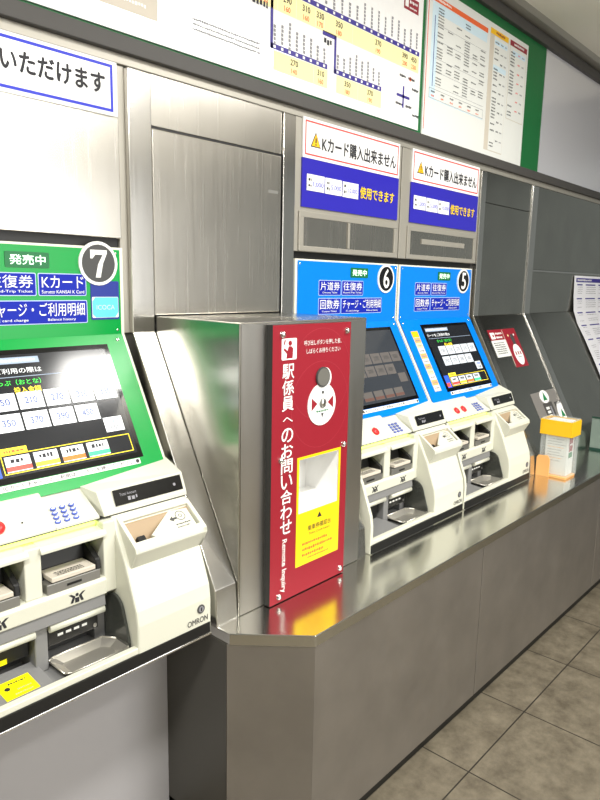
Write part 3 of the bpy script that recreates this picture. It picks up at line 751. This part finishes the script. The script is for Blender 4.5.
# niche lined in white, with a ledge
k = MB(); d0, d1 = 1.2015, 1.330
k.box(NX0, NX0+.003, d0, d1, NZ0, NZ1, 'white').box(NX1-.003, NX1, d0, d1, NZ0, NZ1, 'white')
k.box(NX0+.003, NX1-.003, d0, d1, NZ1-.003, NZ1, 'white').box(NX0+.003, NX1-.003, d0, d1, NZ0, NZ0+.003, 'white').box(NX0, NX1, d1, d1+.004, NZ0, NZ1, 'white')
k.box(NX0, NX1, 1.285, 1.324, NZ0, NZ0+.020, 'white', .002)
k.build('niche', pn)
for a in (1.266, 1.538):
    for z in (.684, 1.078, 1.416):
        k = MB(); k.disc(g, a, z, .0095, 'chrome', .0, .003, n=6); k.dome(g, a, z, .0085, .006, 'chrome', 18, 4, .003); k.build('dome_bolt', pn)
bpy.context.view_layer.update()
# cut the cabinet open behind the niche
def cut(o, x0, x1, y0, y1, z0, z1):
    bm = bmesh.new(); B = Vector(o['_b'])
    c = MB().box(x0, x1, y0, y1, z0, z1, 'black'); me = bpy.data.meshes.new('cut'); me.from_pydata([v-B for v in c.v], [], c.f)
    bm.from_mesh(me); bmesh.ops.recalc_face_normals(bm, faces=bm.faces); bm.to_mesh(me); bm.free()
    q = bpy.data.objects.new('cut', me); COL.objects.link(q); q.location = B
    md = o.modifiers.new('b', 'BOOLEAN'); md.object = q; md.operation = 'DIFFERENCE'; md.solver = 'EXACT'
    bpy.context.view_layer.update(); dg = bpy.context.evaluated_depsgraph_get()
    nm = bpy.data.meshes.new_from_object(o.evaluated_get(dg)); o.modifiers.clear(); old = o.data; nm.name = old.name; o.data = nm
    bpy.data.objects.remove(q)
for o in list(cab.children)+[cab]: cut(o, NX0-.006, NX1+.006, 1.19, 1.335, NZ0-.006, NZ1+.006)

# ------------------------------------------------------------------ small things right of machine 5
g = PSLOPE(0)
def sl(z): return (z-.760)/.645*.7287                     # height to distance up the slope
k = MB()
k.rect(g, 3.102, 3.410, sl(1.283), sl(1.334), 'red', .001, .002); k.rect(g, 3.262, 3.410, sl(1.145), sl(1.283), 'red', .001, .002)
k.rect(g, 3.104, 3.262, sl(1.203), sl(1.283), 'paper', .001, .002); k.rect(g, 3.255, 3.259, sl(1.15), sl(1.33), 'tan', .002, .0026)
k.rect(g, 3.115, 3.160, sl(1.289), sl(1.320), 'white', .002, .0025); k.disc(g, 3.142, sl(1.305), .008, 'red', .0025, .003, n=12)
k.scrib(g, 3.168, 3.242, sl(1.308), sl(1.320), 'white', .014, .0026); k.scrib(g, 3.168, 3.235, sl(1.290), sl(1.301), 'white', .014, .0026)
for j in range(6): k.scrib(g, 3.120, 3.232, sl(1.267-j*.010), sl(1.272-j*.010), 'ink', .012, .0026, seed=j+30)
k.disc(g, 3.344, sl(1.205), .047, 'white', .002, .0026, rb=.058); k.disc(g, 3.345, sl(1.285), .020, 'dark_grey', .002, .003, rb=.025)
k.rect(g, 3.330, 3.362, sl(1.255), sl(1.280), 'dark_grey', .002, .0028)
k.disc(g, 3.305, sl(1.300), .006, 'pale_yellow', .002, .0027, n=12); k.disc(g, 3.372, sl(1.302), .006, 'white', .002, .0027, n=12)
for a in (3.318, 3.344, 3.370): k.rect(g, a-.006, a+.006, sl(1.203), sl(1.220), 'dark_red', .0026, .003)
k.scrib(g, 3.325, 3.365, sl(1.190), sl(1.195), 'tri_green', .008, .003)
tag(k.build('instruction_sign', None, (3.26, 1.515, 1.283)), 'small red and white instruction sign stuck on the sloping steel panel beside machine 5', 'sign')
for x, z1, who in ((3.385, .985, 'upper-left green triangle arrow sticker on the slope beside machine 5'), (3.525, .942, 'lower-right green triangle arrow sticker on the slope behind the leaflet box')):
    k = MB(); w = .112
    k.rect(g, x, x+w, sl(z1-.150), sl(z1-.030 if x < 3.45 else z1+.006), 'charcoal', .001, .0018)
    c = x+.050 if x < 3.45 else x+.052; zc = z1 if x < 3.45 else z1-.055
    k.disc(g, c, sl(zc), .054, 'white', .0018, .0024, rb=.036 if x < 3.45 else .066)
    k.prism(g, [(c-.024, sl(zc-.018)), (c+.024, sl(zc-.018)), (c, sl(zc+.024))], .0024, .0028, 'tri_green')
    if x < 3.45:
        for j in range(5): k.rect(g, x+.020+.002*j, x+.060, sl(z1-.062-j*.019), sl(z1-.050-j*.019), 'paper', .0018, .0024)
        k.rect(g, x+.072, x+.088, sl(z1-.14), sl(z1-.05), 'faint_ink', .0018, .0024)
    else: k.scrib(g, x+.03, x+.08, sl(zc-.034), sl(zc-.028), 'tri_green', .009, .003); k.rect(g, x+.02, x+.09, sl(z1-.006), sl(z1), 'faint_ink', .0018, .0024)
    tag(k.build('arrow_sticker', None, (x+.05, 1.239+.339*(z1-.76)/.645, z1)), who, 'sticker', 'green arrow stickers')

k = MB(); k.rect(g, 3.29, 3.602, sl(.765), sl(1.012), 'satin_patch', 0, .0009)  # thin paler rectangle laid low on the slope
tag(k.build('satin_patch', None, (3.446, 1.24, .765)), 'pale satin patch low on the sloping steel front, under the green arrow stickers', 'plate')
T = thing('leaflet_box', (3.16, 1.15, HC), 'clear acrylic leaflet box with a yellow lid band and peach tray on the counter', 'leaflet holder')
k = MB(); w = .003
for q in ((3.090, 3.195, 1.078, 1.081), (3.090, 3.195, 1.216, 1.219), (3.090, 3.093, 1.081, 1.216), (3.192, 3.195, 1.081, 1.216)): k.box(*q, HC+.012, .945, 'clear')
k.build('acrylic_case', T)
k = MB()
for q in ((3.085, 3.200, 1.073, 1.0775), (3.085, 3.200, 1.2195, 1.224), (3.085, 3.0895, 1.0775, 1.2195), (3.1955, 3.200, 1.0775, 1.2195)): k.box(*q, .866, .938, 'band_yellow', .001)
k.build('lid_band', T)
k = MB(); k.box(3.082, 3.20, 1.084, 1.228, HC, HC+.011, 'peach', .002); k.prism(Fr((3.0805, 1.226, HC), (0, -1, 0), (0, 0, 1)), [(0, 0), (.064, 0), (.064, .088), (.052, .104), (.008, .100), (0, .088)], 0, .005, 'peach', .001); k.build('tray', T)
k = MB(); k.box(3.105, 3.186, 1.095, 1.200, HC+.0115, .935, 'paper', .002)
fq = Fr((3.105, 1.200, HC+.0115), (0, -1, 0), (0, 0, 1))
for j in range(14): k.scrib(fq, .012, .070+.03*((j*37) % 10)/10, .235-j*.013, .240-j*.013, 'faint_ink' if j % 4 else 'peach', .007, .0006, seed=j)
fq = Fr((3.105, 1.095, HC+.0115)); k.rect(fq, .02, .065, .115, .185, 'red'); k.rect(fq, .02, .065, .085, .11, 'tri_green'); k.scrib(fq, .03, .06, .14, .155, 'white', .015, .0009)
tag(k.build('leaflet_stack', None, (3.157, 1.15, HC+.0115)), 'stack of white printed leaflets inside the clear box with the yellow lid band', 'leaflets')

# glass-fronted case and hanging timetable at the right end
T = thing('glass_case', (4.0, 1.16, HC), 'dark-edged clear glass case on the counter at the right end', 'glass case')
k = MB()
for q in ((3.80, 3.812, 1.135, 1.147, HC, .850), (4.24, 4.252, 1.135, 1.147, HC, .850), (3.812, 4.24, 1.135, 1.147, HC, HC+.012), (3.812, 4.24, 1.135, 1.147, .842, .850), (3.80, 3.812, 1.147, 1.222, HC, HC+.012), (3.80, 3.812, 1.147, 1.222, .842, .850)): k.box(*q, 'glass_green')
k.build('frame', T)
MB().box(3.812, 4.24, 1.139, 1.143, HC+.012, .842, 'glass_face').box(3.804, 3.808, 1.147, 1.222, HC+.012, .842, 'glass_face').build('pane', T)
prof = [(1.5735, 1.628), (1.568, 1.50), (1.560, 1.41), (1.530, 1.33), (1.480, 1.245), (1.40, 1.095), (1.35, .995)]
k = MB(); X0, X1 = 4.315, 4.96
vs = []; fs = []
for (y, z) in prof:
    for x in (X0, X1): vs += [(x, y, z), (x, y+.0015, z)]
for i in range(len(prof)-1):
    a = 4*i; b = 4*(i+1); fs += [(a, a+2, b+2, b), (a+1, b+1, b+3, a+3), (a, b, b+1, a+1), (a+2, a+3, b+3, b+2)]
fs += [(0, 1, 3, 2)]; e = 4*(len(prof)-1); fs += [(e, e+2, e+3, e+1)]
k.add(vs, fs, 'sheet_white')
for i in range(len(prof)-1):
    (y0, z0), (y1, z1) = prof[i+1], prof[i]; fr = Fr((X0, y0, z0), (1, 0, 0), (0, y1-y0, z1-z0)); L = math.hypot(y1-y0, z1-z0)
    if i == 0:
        k.rect(fr, .03, .62, L-.040, L-.014, 'indigo', 0, .0006)
        k.scrib(fr, .05, .30, L-.034, L-.020, 'white', .018, .0009)
    for (a0, a1) in ((.05, .15), (.20, .40), (.44, .62)):
        v = L-.06 if i == 0 else L-.02; first = True
        while v > .012:
            if first: k.rect(fr, a0, a1*.9+a0*.1, v, v+.008, 'indigo', 0, .0006)
            elif random.random() < .7: k.scrib(fr, a0+.01, a1-.02*random.random(), v, v+.004, 'faint_ink', .006, .0006)
            first = False; v -= .013
tag(k.build('timetable_sheet', None, (4.63, 1.57, 1.62)), 'white printed timetable sheet hanging over the steel bend at the right end', 'poster')

for o in bpy.data.objects:
    if '_b' in o: del o['_b']
